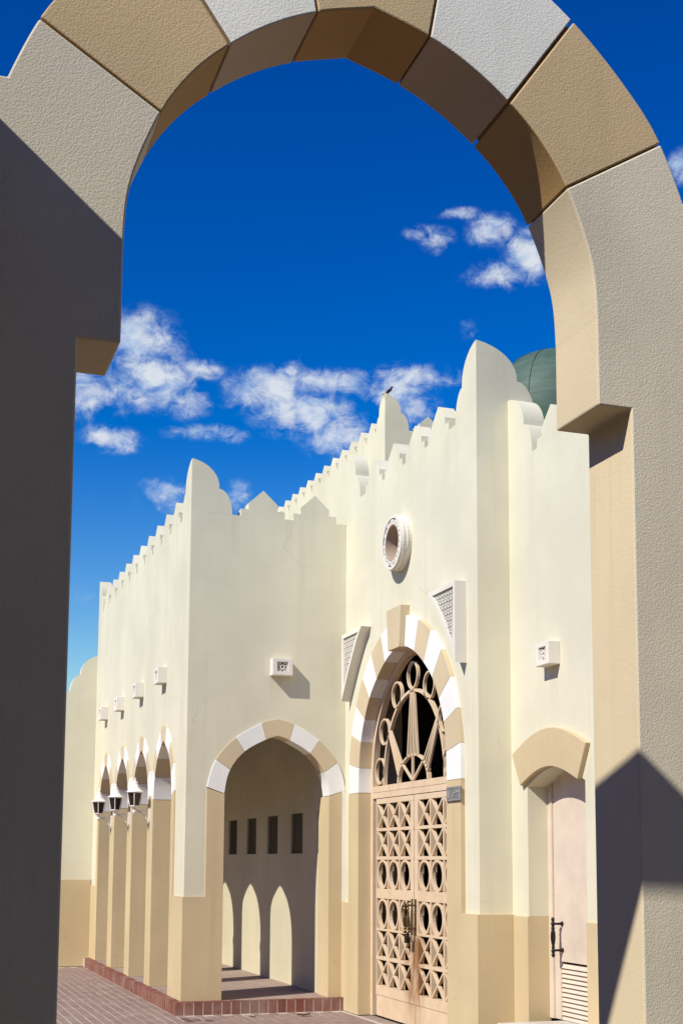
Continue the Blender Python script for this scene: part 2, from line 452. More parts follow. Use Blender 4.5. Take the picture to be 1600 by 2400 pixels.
class MB:
    """collects shapes in survey units"""
    def __init__(self):
        self.v, self.f, self.m = [], [], []

    def add(self, vs, fs, mi=0):
        b = len(self.v)
        self.v += [tuple(p) for p in vs]
        for f in fs:
            self.f.append([b+i for i in f])
            self.m.append(mi)
        return self

    def prism(self, poly, axis, a0, a1, mi=0):
        n = len(poly)
        def P(p, a):
            return {'X': (a, p[0], p[1]), 'Y': (p[0], a, p[1]), 'Z': (p[0], p[1], a)}[axis]
        vs = [P(p, a0) for p in poly] + [P(p, a1) for p in poly]
        fs = [list(range(n)), list(range(2*n-1, n-1, -1))]
        fs += [[i, (i+1) % n, n+(i+1) % n, n+i] for i in range(n)]
        return self.add(vs, fs, mi)

    def box(self, x0, x1, y0, y1, z0, z1, mi=0):
        return self.prism([(x0, y0), (x1, y0), (x1, y1), (x0, y1)], 'Z', z0, z1, mi)

    def bar(self, p, q, wd, x0, x1, axis='X', mi=0):
        """flat bar of face width wd between two points of a plane, extruded along axis"""
        d = Vector((q[0]-p[0], q[1]-p[1])).normalized()
        n = Vector((-d.y, d.x))*wd/2
        poly = [(p[0]+n.x, p[1]+n.y), (q[0]+n.x, q[1]+n.y), (q[0]-n.x, q[1]-n.y), (p[0]-n.x, p[1]-n.y)]
        return self.prism(poly, axis, x0, x1, mi)

    def ring(self, c, r0, r1, x0, x1, n=28, axis='X', a0=0.0, a1=2*math.pi, kz=1.0, mi=0):
        """annulus (or part of one) extruded along axis"""
        full = abs(a1-a0-2*math.pi) < 1e-6
        k = n if full else n+1
        vs = []
        for a in (x0, x1):
            for r in (r0, r1):
                for i in range(k):
                    t = a0+(a1-a0)*i/n
                    p = (c[0]+r*math.cos(t), c[1]+r*math.sin(t)*kz)
                    vs.append({'X': (a, p[0], p[1]), 'Y': (p[0], a, p[1]), 'Z': (p[0], p[1], a)}[axis])
        fs = []
        for i in range(n):
            j = (i+1) % k
            fs += [[i, j, k+j, k+i], [2*k+i, 3*k+i, 3*k+j, 2*k+j], [i, 2*k+i, 2*k+j, j], [k+i, k+j, 3*k+j, 3*k+i]]
        if not full:
            fs += [[0, k, 3*k, 2*k], [k-1, 3*k-1, 4*k-1, 2*k-1]]
        return self.add(vs, fs, mi)

    def strip(self, inner, outer, axis, a0, a1, mi=0):
        """band between two polylines of equal length, extruded"""
        return self.prism(list(inner)+list(reversed(outer)), axis, a0, a1, mi)

    def lathe(self, c, prof, n=16, axis='Z', mi=0, phase=0.0):
        vs, fs = [], []
        for r, h in prof:
            for i in range(n):
                t = 2*math.pi*(i+phase)/n
                u, v_ = r*math.cos(t), r*math.sin(t)
                vs.append({'Z': (c[0]+u, c[1]+v_, c[2]+h), 'X': (c[0]+h, c[1]+u, c[2]+v_), 'Y': (c[0]+u, c[1]+h, c[2]+v_)}[axis])
        for k in range(len(prof)-1):
            for i in range(n):
                j = (i+1) % n
                fs.append([k*n+i, k*n+j, (k+1)*n+j, (k+1)*n+i])
        fs.append(list(range(n)))
        fs.append([(len(prof)-1)*n+i for i in range(n-1, -1, -1)])
        return self.add(vs, fs, mi)

    def tube(self, pts, r, n=8, mi=0):
        pts = [Vector(p) for p in pts]
        rs = r if isinstance(r, (list, tuple)) else [r]*len(pts)
        vs, fs = [], []
        for i, p in enumerate(pts):
            d = (pts[min(i+1, len(pts)-1)]-pts[max(i-1, 0)]).normalized()
            a = d.orthogonal().normalized() if abs(d.y) > 0.95 else d.cross(Vector((0, 1, 0))).normalized()
            b = d.cross(a)
            for k in range(n):
                t = 2*math.pi*k/n
                vs.append(p+(a*math.cos(t)+b*math.sin(t))*rs[i])
        for i in range(len(pts)-1):
            for k in range(n):
                j = (k+1) % n
                fs.append([i*n+k, i*n+j, (i+1)*n+j, (i+1)*n+k])
        fs.append(list(range(n)))
        fs.append([(len(pts)-1)*n+k for k in range(n-1, -1, -1)])
        return self.add(vs, fs, mi)

    def mesh(self, name, mats, origin=(0, 0, 0), smooth=False, slot_by_normal=None):
        me = bpy.data.meshes.new(name)
        o = Vector(origin)
        me.from_pydata([(Vector(p)-o)*S for p in self.v], [], self.f)
        for mt in (mats if isinstance(mats, (list, tuple)) else [mats]):
            me.materials.append(mt)
        bm = bmesh.new()
        bm.from_mesh(me)
        for f, mi in zip(bm.faces, self.m):
            f.material_index = mi
            f.smooth = smooth
        bmesh.ops.recalc_face_normals(bm, faces=bm.faces)
        if slot_by_normal:
            bm.normal_update()
            for f in bm.faces:
                f.material_index = slot_by_normal(f.normal)
        bm.to_mesh(me)
        bm.free()
        return me

    def build(self, name, mats, parent=None, origin=None, smooth=False, bevel=0.0, slot_by_normal=None, autosmooth=False):
        if origin is None:
            origin = Vector(parent['_o']) if parent is not None and '_o' in parent else Vector((0, 0, 0))
        me = self.mesh(name, mats, origin, smooth, slot_by_normal)
        return put(name, me, parent, origin, bevel, autosmooth)


ORIG = {}


def world_origin(o):
    v = Vector((0, 0, 0))
    while o is not None:
        v += o.location
        o = o.parent
    return v


def put(name, me, parent=None, origin=(0, 0, 0), bevel=0.0, autosmooth=False):
    o = bpy.data.objects.new(name, me)
    COL.objects.link(o)
    loc = Vector(origin)*S
    if parent is not None:
        o.parent = parent
        loc = loc-world_origin(parent)
    o.location = loc
    if bevel:
        md = o.modifiers.new('bevel', 'BEVEL')
        md.width = bevel*S
        md.segments = 2
        md.limit_method = 'ANGLE'
        md.angle_limit = math.radians(35)
    return o


def spline(pts, sub=8):
    """Catmull-Rom through the points; returns list of segments (each a list of sub+1 points)"""
    P = [Vector(p) for p in pts]
    segs = []
    for i in range(len(P)-1):
        p0 = P[i-1] if i else P[i]*2-P[i+1]
        p3 = P[i+2] if i+2 < len(P) else P[i+1]*2-P[i]
        p1, p2 = P[i], P[i+1]
        s = []
        for k in range(sub+1):
            t = k/sub
            s.append(0.5*((2*p1)+(p2-p0)*t+(2*p0-5*p1+4*p2-p3)*t*t+(3*p1-p0-3*p2+p3)*t**3))
        segs.append([(v.x, v.y) for v in s])
    return segs


def flat(segs):
    out = list(segs[0])
    for s in segs[1:]:
        out += s[1:]
    return out


def mirror(pts, c):
    """(offset,z) half curves -> absolute; returns left side points and right side points about centre c"""
    return [(c-u, z) for u, z in pts], [(c+u, z) for u, z in pts]


# ------------------------------------------------------------------ parapet pieces
def merlon_profile(c, zn, h=0.385, k=1.0):
    """stepped, pointed merlon standing on the notch level zn, centred on c (profile of the side wall)"""
    return [(c-0.315*k, zn), (c+0.315*k, zn), (c+0.315*k, zn+0.10), (c+0.21*k, zn+0.10), (c+0.21*k, zn+0.19),
            (c, zn+h), (c-0.21*k, zn+0.19), (c-0.21*k, zn+0.10), (c-0.315*k, zn+0.10)]


def horn(tip_xy, zn, ztip, axis, sgn, w1=0.385, w2=0.575, th=0.20, ow1=0.385, lead=0.0):
    """horn slab extruded along the wall thickness; its back edge is lowered to follow the neighbouring horn's curve"""
    u0 = tip_xy[1] if axis == 'X' else tip_xy[0]
    a0 = tip_xy[0] if axis == 'X' else tip_xy[1]
    prof = horn_profile(u0+sgn*lead, zn, ztip, sgn, w1-lead, w2-lead)
    b = MB().prism(prof, axis, a0, a0+th)
    if ow1:
        t = min(1.0, th/ow1)
        zl = ztip-0.49*(ztip-zn)*(1-math.sqrt(max(0.0, 1-t*t)))-0.03
        n = len(prof)
        for i in range(n, 2*n):
            p = b.v[i]
            b.v[i] = (p[0], p[1], min(p[2], max(zn, zl)))
    return b


def horn_profile(tip, zn, ztip, sgn, w1=0.385, w2=0.575):
    """two stacked quarter rounds falling away from a tall corner tip; sgn = direction of fall"""
    H = ztip-zn
    zmid = ztip-0.49*H
    pts = [(tip, zn), (tip, ztip)]
    n = 12
    for i in range(1, n+1):
        t = math.pi/2*(0.12+0.88*i/n)
        s0 = math.sin(math.pi/2*0.12)
        u = w1*(math.sin(t)-s0)/(1-s0)
        z = zmid+(ztip-zmid)*math.cos(t)/math.cos(math.pi/2*0.12)
        pts.append((tip+sgn*u, z))
    for i in range(0, n+1):
        t = math.pi/2*i/n
        pts.append((tip+sgn*(w1+(w2-w1)*math.sin(t)), zn+(zmid-0.03-zn)*math.cos(t)))
    return pts


# =================================================================== THE SETTING
gr = MB()
gr.box(-160, 160, -160, 260, -0.6, -0.012)
ground = gr.build('ground', GROUND)
tag(ground, kind='structure')

# individual pavers of the court where the photo resolves them
KS = 0.118      # kerb overhang
ZK = 0.1674     # loggia floor level
PW, PL = 0.1253, 0.2506
spots = []
for i in range(-4, 32):
    x0 = -0.118-0.002-(i+1)*PW
    for j in range(-9, 34):
        y0 = -0.02+j*PL+(0.5*PL if i % 2 else 0)
        x1, y1 = x0+PW, y0+PL
        if x1 < -1.95 or x0 > -0.10 and y0 > -0.14:
            continue
        if x0 > -0.13 and y1 > -0.118:
            continue
        spots.append((x0, y0))
for i in range(0, 19):
    x0 = -0.118+i*PW
    for j in range(-9, 0):
        y0 = -0.125-PL+(j+1)*PL-(0.5*PL if i % 2 else 0)
        if y0+PL <= -0.12 and x0 < 2.1:
            spots.append((x0, y0))
seen, uniq = set(), []
for x, y in spots:
    k = (round(x, 2), round(y, 2))
    if k not in seen and y < 8.1:
        seen.add(k)
        uniq.append((x, y))
cx, cy = -3.764, -17.464
def show(p):
    # what the frame can hold: right of the left pier, above the lower edge
    x, y = p
    d = math.hypot(x-cx, y-cy)
    ang = math.atan2(x-cx, y-cy)
    return -0.92 < y and 0.115 < ang
vis = sorted([p for p in uniq if show(p)], key=lambda p: math.hypot(p[0]-cx, p[1]-cy))
near_p, far_p = vis[:300], vis[300:]+[p for p in uniq if not show(p)]
pm = []
for k in range(5):
    b = MB()
    g, e = 0.0045, 0.004
    ztop = -0.001-0.0012*k
    x0, x1, y0, y1 = -PW/2+g, PW/2-g, -PL/2+g, PL/2-g
    b.add([(x0, y0, -0.06), (x1, y0, -0.06), (x1, y1, -0.06), (x0, y1, -0.06), (x0, y0, ztop-e), (x1, y0, ztop-e), (x1, y1, ztop-e), (x0, y1, ztop-e),
           (x0+e, y0+e, ztop), (x1-e, y0+e, ztop), (x1-e, y1-e, ztop), (x0+e, y1-e, ztop)],
          [[0, 1, 5, 4], [1, 2, 6, 5], [2, 3, 7, 6], [3, 0, 4, 7], [4, 5, 9, 8], [5, 6, 10, 9], [6, 7, 11, 10], [7, 4, 8, 11], [8, 9, 10, 11], [0, 3, 2, 1]])
    pm.append(b.mesh('paver', PAVE))
for (x, y) in near_p:
    put('paver', random.choice(pm), ground, (x+PW/2, y+PL/2, 0))
b = MB()
for (x, y) in far_p:
    b.box(x+0.0045, x+PW-0.0045, y+0.0045, y+PL-0.0045, -0.05, -0.002-0.004*random.random())
tag(b.build('pavers', PAVE, ground), kind='stuff')
MB().box(-4.2, 2.2, -2.6, 8.3, -0.03, -0.0075).build('sand_bed', SANDM, ground)

# =================================================================== ARCADE WING
wing = thing('arcade_wing', (0, 0, 0), 'cream arcade wing with four striped pointed arches and pointed merlons on its roofline', 'building')
ZN = 6.766          # notch level of its parapet
TH = 0.25
ARC = [1.527, 3.29, 5.063, 6.861]
IN = [(0.66, 2.90), (0.59, 3.23), (0.415, 3.49), (0.147, 3.665), (0.0, 3.722)]
OUT = [(0.865, 2.965), (0.765, 3.36), (0.53, 3.67), (0.21, 3.895), (0.0, 3.965)]
SIN = [(0.742, 2.90), (0.665, 3.225), (0.468, 3.477), (0.165, 3.653), (0.0, 3.708)]
SOUT = [(0.985, 2.985), (0.866, 3.363), (0.596, 3.665), (0.232, 3.880), (0.0, 3.945)]


def half_curve(ctrl):
    """segments from impost to crown, first span leaving the jamb upright"""
    first = (ctrl[0][0]+0.004, ctrl[0][1]-0.35)
    segs = spline([first]+ctrl, 14)[1:]
    return segs


def arch_pieces(parent, c, cin, cout, axis, a0, a1, colours, gap=0.005, jname='voussoir', keyproud=0.0):
    """striped arch: separate voussoir blocks on both sides of a keystone. colours from impost up."""
    si, so = half_curve(cin), half_curve(cout)
    n = len(si)
    for side in (-1, 1):
        for k in range(n-1):
            inn = [(c+side*u, z) for u, z in si[k]]
            out = [(c+side*u, z) for u, z in so[k]]
            poly = inn+list(reversed(out))
            poly = shrink(poly, gap/2)
            o = MB().prism(poly, axis, a0, a1).build(jname, colours[k], parent, bevel=0.004)
    ki = [(c-u, z) for u, z in si[-1]]+[(c+u, z) for u, z in reversed(si[-1])][1:]
    ko = [(c-u, z) for u, z in so[-1]]+[(c+u, z) for u, z in reversed(so[-1])][1:]
    poly = shrink(ki+list(reversed(ko)), gap/2)
    MB().prism(poly, axis, a0-keyproud, a1).build('keystone', colours[n-1], parent, bevel=0.004)


def shrink(poly, d):
    """crude inset towards the centroid by d"""
    c = Vector((sum(p[0] for p in poly)/len(poly), sum(p[1] for p in poly)/len(poly)))
    out = []
    for p in poly:
        v = Vector(p)-c
        l = v.length
        out.append(tuple(c+v*(1-d/max(l, 1e-6))))
    return out


def under(ctrl, c):
    """full curve left to right over an arch"""
    f = flat(half_curve(ctrl))
    return [(c-u, z) for u, z in f]+[(c+u, z) for u, z in reversed(f)][1:]


# long facade (faces -X)
poly = [(0.0, 1.526), (ARC[0]-0.865, 1.526)]
for k, c in enumerate(ARC):
    poly += under(OUT, c)
poly += [(ARC[3]+0.865, 1.526), (8.357, 1.526), (8.357, ZN), (0.0, ZN)]
MB().prism(poly, 'X', 0.0, TH).build('front_wall', CREAM, wing)
for c in ARC:
    arch_pieces(wing, c, IN, OUT, 'X', -0.02, TH+0.02, [WHITE, TAND, WHITE, TAND])
# pillars between the arches, cut at the slanting springing joint
edges = [(0.656, 0.867), (2.187, 2.630), (3.950, 4.403), (5.723, 6.201), (7.521, 7.726)]
for i, (y0, y1) in enumerate(edges):
    if i == 0:
        poly = [(0.662, 1.526), (0.867, 1.526), (0.867, 2.895), (0.662, 2.96)]
    elif i == 4:
        poly = [(7.521, ZK), (7.726, ZK), (7.726, 2.96), (7.521, 2.895)]
    else:
        poly = [(y0, ZK), (y1, ZK), (y1, 2.895), (y1-0.205, 2.96), (y0+0.205, 2.96), (y0, 2.895)]
    MB().prism(poly, 'X', -0.02, TH+0.02).build('pillar', TAN, wing)
b = MB()
b.prism([(-0.02, -0.02), (0.526, -0.02), (0.526, 0.27), (0.27, 0.27), (0.27, 0.867), (-0.02, 0.867)], 'Z', ZK, 1.526)
b.build('corner_pillar', TAN, wing)
MB().box(-0.02, TH, 7.726, 8.355, ZK, 1.526).build('end_pillar', TAN, wing)
# side wall with the wide arch (faces -Y)
SC_ = 1.268
poly = [(TH, 1.526), (SC_-0.985, 1.526)]+under(SOUT, SC_)+[(2.2495, 2.985), (2.2495, ZN), (TH, ZN)]
poly = [(0.001, 1.526)]+poly[1:-1]+[(0.001, ZN)]
MB().prism(poly, 'Y', 0.001, TH).build('side_wall', CREAM, wing)
arch_pieces(wing, SC_, SIN, SOUT, 'Y', -0.02, TH+0.02, [WHITE, TANB, WHITE, TANB])
MB().prism([(0.283, 1.526), (0.526, 1.526), (0.526, 2.895), (0.283, 2.975)], 'Y', -0.02, TH+0.02).build('jamb', TAN, wing)
MB().prism([(2.010, ZK), (2.2, ZK), (2.2, 2.965), (2.010, 2.895)], 'Y', -0.02, TH+0.20).build('jamb', TAN, wing)
# inside of the loggia
b = MB()
b.box(2.044, 2.2, 0.271, 8.3, ZK, 2.116).box(2.044, 2.2, 0.271, 8.3, 2.716, 4.39)
WIN = [(0.005, 0.610), (1.319, 1.920), (2.638, 3.240), (3.920, 4.521), (5.197, 5.797), (6.48, 7.08)]
ys = [0.271]
for a, c in WIN:
    if a > ys[-1]:
        b.box(2.044, 2.2, ys[-1], a, 2.116, 2.716)
    ys.append(c)
b.box(2.044, 2.2, ys[-1], 8.3, 2.116, 2.716)
b.build('inner_wall', INNER, wing)
for a, c in WIN:
    MB().box(2.078, 2.19, max(a, 0.28)-0.01, c+0.01, 2.10, 2.73).build('window_pane', NICHE, wing)
MB().box(TH+0.002, 2.2, 8.12, 8.35, ZK, 4.39).build('end_wall', INNER, wing)
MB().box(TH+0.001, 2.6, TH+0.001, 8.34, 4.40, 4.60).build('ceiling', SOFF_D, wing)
MB().box(TH+0.02, 2.6, TH+0.02, 8.34, 6.30, 6.40).build('roof', ROOF, wing)
fl = MB().box(-0.02, 2.24, -0.02, 8.356, -0.05, ZK-0.003).build('floor', FLOOR, wing)
# parapet
MT = 0.20
mm = MB().prism(merlon_profile(0, 0), 'X', 0.0, MT).mesh('merlon', CREAMT)
for i in range(10):
    put('merlon', mm, wing, (0.0, 1.0338+0.7012*i, ZN))
ms = MB().prism(merlon_profile(0, 0), 'Y', 0.0, MT).mesh('merlon', CREAMT)
for x in (1.021, 1.779):
    put('merlon', ms, wing, (x, 0.001, ZN))
horn((0.0, 0.003), ZN, 7.513, 'X', 1).build('corner_horn', CREAMT, wing)
horn((0.003, 0.0), ZN, 7.513, 'Y', 1, th=0.19).build('corner_horn', CREAMT, wing)
horn((0.0, 8.355), ZN, 7.45, 'X', -1, ow1=0).build('corner_horn', CREAMT, wing)

# red brick kerb round the loggia floor: each brick its own piece
kb = thing('brick_kerb', (0, 0, 0), 'low red brick kerb edging the arcade floor', 'kerb')
BW = 0.1263
def kerb_mesh(dx, dy):
    b = MB()
    g = 0.005
    return b.box(-dx/2+(g if dx < dy or True else 0), dx/2-g, -dy/2+g, dy/2-g, -0.05, ZK).mesh('brick', KERB)
kf = kerb_mesh(BW, 0.11)
ks = kerb_mesh(0.11, BW)
for i in range(19):
    put('brick', kf, kb, (-KS+BW/2+i*BW, -KS+0.055, random.uniform(-0.004, 0.004))).modifiers
for i in range(65):
    put('brick', ks, kb, (-KS+0.055, -KS+0.11+BW/2+i*BW, random.uniform(-0.004, 0.004)))
MB().box(-KS+0.006, 2.2, -KS+0.006, -0.02, -0.05, ZK-0.014).box(-KS+0.006, -0.02, -0.02, 8.35, -0.05, ZK-0.014).build('mortar_bed', STEP, kb)

# =================================================================== ENTRANCE BLOCK
W, XB, YP = 2.25, 2.20, -4.42
ent = thing('entrance_block', (2.25, -2.2, 0), 'tall cream entrance block with striped pointed doorway and round window', 'building')
YC = -2.175
ZN2 = 7.018
DIN = [(1.48, 2.915), (1.468, 3.245), (1.40, 3.585), (1.262, 3.88), (1.065, 4.148), (0.80, 4.366), (0.50, 4.545), (0.19, 4.652), (0.0, 4.665)]
DOUT = [(1.877, 2.915), (1.868, 3.318), (1.775, 3.714), (1.605, 4.094), (1.342, 4.444), (1.018, 4.725), (0.644, 4.917), (0.25, 5.035), (0.0, 5.055)]
OC, OR = (-2.17, 6.0), 0.242
dout = flat(half_curve(DOUT))
for sgn in (1, -1):
    ye = 0.0 if sgn > 0 else YP
    poly = [(ye, 1.4487), (YC+sgn*1.877, 1.4487)]
    poly += [(YC+sgn*u, z) for u, z in dout]
    for i in range(0, 17):
        t = -math.pi/2+math.pi*i/16
        poly.append((YC+sgn*OR*math.cos(t), OC[1]+OR*math.sin(t)))
    poly += [(YC, ZN2), (ye, ZN2)]
    MB().prism(poly, 'X', W, W+0.25).build('front_wall', CREAM, ent)
cols = [WHITE, TANB]*4
arch_pieces(ent, YC, DIN, DOUT, 'X', XB, 2.40, [WHITE, TAND, WHITE, TAND, WHITE, TAND, WHITE, TAND])
MB().prism([(YC-0.185, 4.64), (YC+0.185, 4.64), (YC+0.25, 5.165), (YC-0.25, 5.165)], 'X', 2.125, 2.39).build('keystone', TAND, ent, bevel=0.006)
for sgn in (1, -1):
    y0, y1 = YC+sgn*1.48, YC+sgn*1.877
    MB().box(XB, 2.40, min(y0, y1), max(y0, y1), 1.4487, 2.912).build('jamb', TAN, ent)
    ye = -0.0 if sgn > 0 else YP-0.05
    MB().box(XB, 2.45, min(y0, ye), max(y0, ye), 0.0, 1.4487).build('base', PALE, ent)
# return wall facing the viewer
MB().box(W+0.25, 3.0, YP, YP+0.25, 1.4487, ZN2).build('return_wall', CREAM, ent)
MB().box(2.45, 2.6366, YP-0.05, YP+0.2, 0.0, 1.4487).build('return_base', TAN, ent)
MB().box(W+0.25, 3.0, -0.25, 0.0, 0.0, ZN2-0.2).build('back_wall', CREAM, ent)
MB().box(5.2, 5.4, YP, 0.0, 0.0, 6.4).box(2.5, 5.4, YP+0.02, YP+0.2, 0, 6.4).box(2.5, 5.4, -0.2, -0.02, 0, 6.4).build('inner_walls', DARKIN, ent)  # room walls coloured near-black to stand for missing light
MB().box(2.48, 5.4, YP+0.01, -0.01, 6.40, 6.52).build('roof', ROOF, ent)
MB().box(2.42, 5.4, YP+0.02, -0.02, -0.1, 0.02).build('floor', DARKIN, ent)
for y in (-3.337, -2.599, -1.861, -1.123):
    put('merlon', mm, ent, (W, y, ZN2))
horn((W, YP+0.003), ZN2, 7.825, 'X', 1, ow1=0.5).build('corner_horn', CREAMT, ent)
horn((W+0.003, YP), ZN2, 7.825, 'Y', 1, 0.50, 0.715, th=0.19).build('corner_horn', CREAMT, ent)
horn((W, -0.001), ZN2, 7.80, 'X', -1, ow1=0).build('corner_horn', CREAMT, ent)

# round window: moulded ring with a carved face, deep reveal and blank back
ow = MB()
N = 48
prof = [(0.345, 0.14), (0.352, 0.10), (0.338, 0.085), (0.350, 0.06), (0.336, 0.045), (0.352, 0.02), (0.352, -0.005)]
ow.lathe((W-0.0, OC[0], OC[1]), [(r, -h) for r, h in [(0.27, 0.140), (0.345, 0.140)]+prof[1:]], N, 'X')
rw = MB()
rw.ring(OC, 0.31, 0.348, W-0.150, W-0.0, N)
for h, r in ((0.118, 0.356), (0.09, 0.350), (0.062, 0.356), (0.034, 0.350)):
    rw.ring(OC, 0.34, r, W-h-0.010, W-h+0.010, N)
win = rw.build('round_window_ring', CASING, ent, bevel=0.0)
# carved lobed band
b = MB()
vs_o, vs_i = [], []
for i in range(120):
    t = 2*math.pi*i/120
    ro = 0.292+0.014*math.cos(12*t)
    vs_o.append((OC[0]+ro*math.cos(t), OC[1]+ro*math.sin(t)))
    vs_i.append((OC[0]+0.238*math.cos(t), OC[1]+0.238*math.sin(t)))
k = 120
vs = [(W-0.142, *p) for p in vs_o]+[(W-0.142, *p) for p in vs_i]+[(W-0.0, *p) for p in vs_o]+[(W-0.0, *p) for p in vs_i]
fs = []
for i in range(k):
    j = (i+1) % k
    fs += [[i, j, k+j, k+i], [i, 2*k+i, 2*k+j, j], [k+i, k+j, 3*k+j, 3*k+i]]
b.add(vs, fs)
band = b.build('carved_band', CASING, win)
b = MB()
for i in range(24):
    t = 2*math.pi*(i+0.5)/24
    c = (OC[0]+0.268*math.cos(t), OC[1]+0.268*math.sin(t))
    b.prism([(c[0]+0.011*math.cos(t+q), c[1]+0.016*math.sin(t+q)) for q in (0.5, 2.1, 4.2)], 'X', W-0.1445, W-0.142)
tag(b.build('carving_shade', CARVE_SH, win), kind='stuff')  # dark chips paint the shade inside the carving's holes
MB().ring(OC, 0.222, 0.240, W-0.142, W+0.19, N).build('reveal', SOFF_W, win)  # darker plaster puts the opening's shade into the colour
MB().ring(OC, 0.0005, 0.32, W+0.19, W+0.24, N).build('blank_back', SOFF_W, win)  # back coloured darker to stand for shade inside the round window

# the big double door -------------------------------------------------
XD, XE = 2.376, 2.46
fr = MB()
din = flat(half_curve(DIN))
inn = [(u-0.13, z-0.06) if i else (u-0.13, z) for i, (u, z) in enumerate(din)]
def arc_in(off):
    out = []
    for i, (u, z) in enumerate(din):
        a = din[max(i-1, 0)]
        c = din[min(i+1, len(din)-1)]
        d = Vector((c[0]-a[0], c[1]-a[1]))
        if d.length < 1e-6:
            d = Vector((-1, 0))
        d.normalize()
        nrm = Vector((-d.y, d.x))
        p = Vector((u, z))+nrm*off
        out.append((max(0.0, p.x), p.y))
    return out
a1_ = arc_in(0.075)
for sgn in (1, -1):
    fr.strip([(YC+sgn*u, z) for u, z in din], [(YC+sgn*u, z) for u, z in a1_], 'X', XD, XE)
    y0, y1 = YC+sgn*1.48, YC+sgn*1.40
    fr.box(XD, XE, min(y0, y1), max(y0, y1), 0.0, 2.915)
fr.box(XD-0.004, XE, YC-1.40, YC+1.40, 2.915, 2.995)
fr.box(XD, XE, YC-1.40, YC+1.40, 2.835, 2.912)
frame = fr.build('door_frame', DOOR, ent)
# fanlight
FC = YC
def fan_bar(p, q, wd, name='fan_bar'):
    MB().bar((FC+p[0], p[1]), (FC+q[0], q[1]), wd*0.8, XD, XD+0.028).build(name, DOOR, frame)
MB().ring((FC, 3.0), 0.988, 1.022, XD, XD+0.05, 40, a0=0, a1=math.pi, kz=1.125).build('fan_arch', DOOR, frame)
MB().ring((FC, 3.0), 0.478, 0.512, XD, XD+0.05, 28, a0=0, a1=math.pi, kz=0.66).build('fan_arch', DOOR, frame)
for u, z in ((1.15, 3.19), (0.985, 3.70), (0.535, 4.135), (0.0, 4.325), (-0.535, 4.135), (-0.985, 3.70), (-1.15, 3.19)):
    MB().ring((FC+u, z), 0.155, 0.176, XD, XD+0.04, 32).build('fan_ring', DOOR, frame)
for k in range(4):
    fan_bar((-0.165+0.11*k, 3.30), (-0.05+0.033*k, 4.14), 0.028)
for sgn in (1, -1):
    for k in range(4):
        t = 0.25+0.17*k
        e = (0.495*math.cos(t), 3.0+0.66*0.495*math.sin(t))
        fan_bar((sgn*e[0], e[1]), (sgn*(0.815-0.018*k), 3.655+0.012*k), 0.028)
fan_bar((0, 3.0), (0, 3.31), 0.03)
for sgn in (1, -1):
    fan_bar((0, 3.0), (sgn*0.36, 3.24), 0.03)
# leaves
rows = [(2.44, 2.758, 'x'), (2.071, 2.40, 'x'), (1.651, 2.028, 'o'), (1.14, 1.527, 'o'), (0.781, 1.112, 'x'), (0.415, 0.738, 'x')]
cell = 0.398
def lattice_mesh(kind, z0, z1):
    b = MB()
    w2, h2 = (cell-0.045)/2, (z1-z0)/2
    if kind == 'x':
        b.bar((-w2, -h2), (w2, h2), 0.025, 0, 0.04)
        b.bar((-w2, h2), (w2, -h2), 0.025, 0.002, 0.038)
    else:
        b.ring((0, 0), w2-0.026, w2+0.004, 0, 0.045, 28, kz=h2/w2)
    return b.mesh('lattice_cross' if kind == 'x' else 'lattice_ring', DOOR)
LM = {}
for sgn in (1, -1):
    b = MB()
    hinge, meet = FC-0.055+sgn*1.335, FC-0.055+sgn*0.008
    lo, hi = min(hinge, meet), max(hinge, meet)
    cells = [FC-0.055+sgn*(0.115+cell*(i+0.5)) for i in range(3)]
    b.box(XD+0.012, XE, lo, hi, 0.02, 0.285)                     # kick panel
    b.box(XD+0.004, XE, lo, hi, 0.285, 0.41)
    zs = sorted([r[1] for r in rows]+[r[0] for r in rows])
    for a, c in zip(zs[1::2], zs[2::2]):
        b.box(XD+0.004, XE, lo, hi, a, c)
    b.box(XD+0.004, XE, lo, hi, 2.758, 2.826)
    b.box(XD+0.006, XE, min(meet, meet+sgn*0.115), max(meet, meet+sgn*0.115), 0.41, 2.758)
    h0 = FC-0.055+sgn*(0.115+3*cell)
    b.box(XD+0.006, XE, min(h0, hinge), max(h0, hinge), 0.41, 2.758)
    for i in (1, 2):
        yy = FC-0.055+sgn*(0.115+cell*i)
        b.box(XD+0.006, XE, yy-0.017, yy+0.017, 0.41, 2.758)
    leaf = b.build('door_leaf', DOOR, ent)
    for z0, z1, kd in rows:
        key = (kd, round(z1-z0, 2))
        if key not in LM:
            LM[key] = lattice_mesh(kd, z0, z1)
        for y in cells:
            put('lattice_cross' if kd == 'x' else 'lattice_ring', LM[key], leaf, (XD+0.007, y, (z0+z1)/2))
    # turned bronze pull handle
    hy = FC-0.055+sgn*0.055
    hb = MB()
    hb.lathe((XD-0.10, hy, 1.13), [(0.0, 0.0), (0.014, 0.01), (0.020, 0.03), (0.010, 0.05), (0.020, 0.065), (0.012, 0.085), (0.018, 0.10), (0.026, 0.15), (0.024, 0.19), (0.013, 0.25), (0.012, 0.29), (0.020, 0.30), (0.012, 0.32), (0.022, 0.345), (0.010, 0.365), (0.014, 0.385), (0.0, 0.40)], 12)
    for z in (1.195, 1.475):
        hb.tube([(XD-0.10, hy, z), (XD+0.004, hy, z)], 0.010, 8)
        hb.lathe((XD+0.004, hy, z), [(0.026, -0.012), (0.026, 0.0)], 12, 'X')
    hb.box(XD-0.006, XD+0.006, hy-0.02, hy+0.02, 1.12, 1.55)
    hb.build('door_handle', BRONZE, leaf)
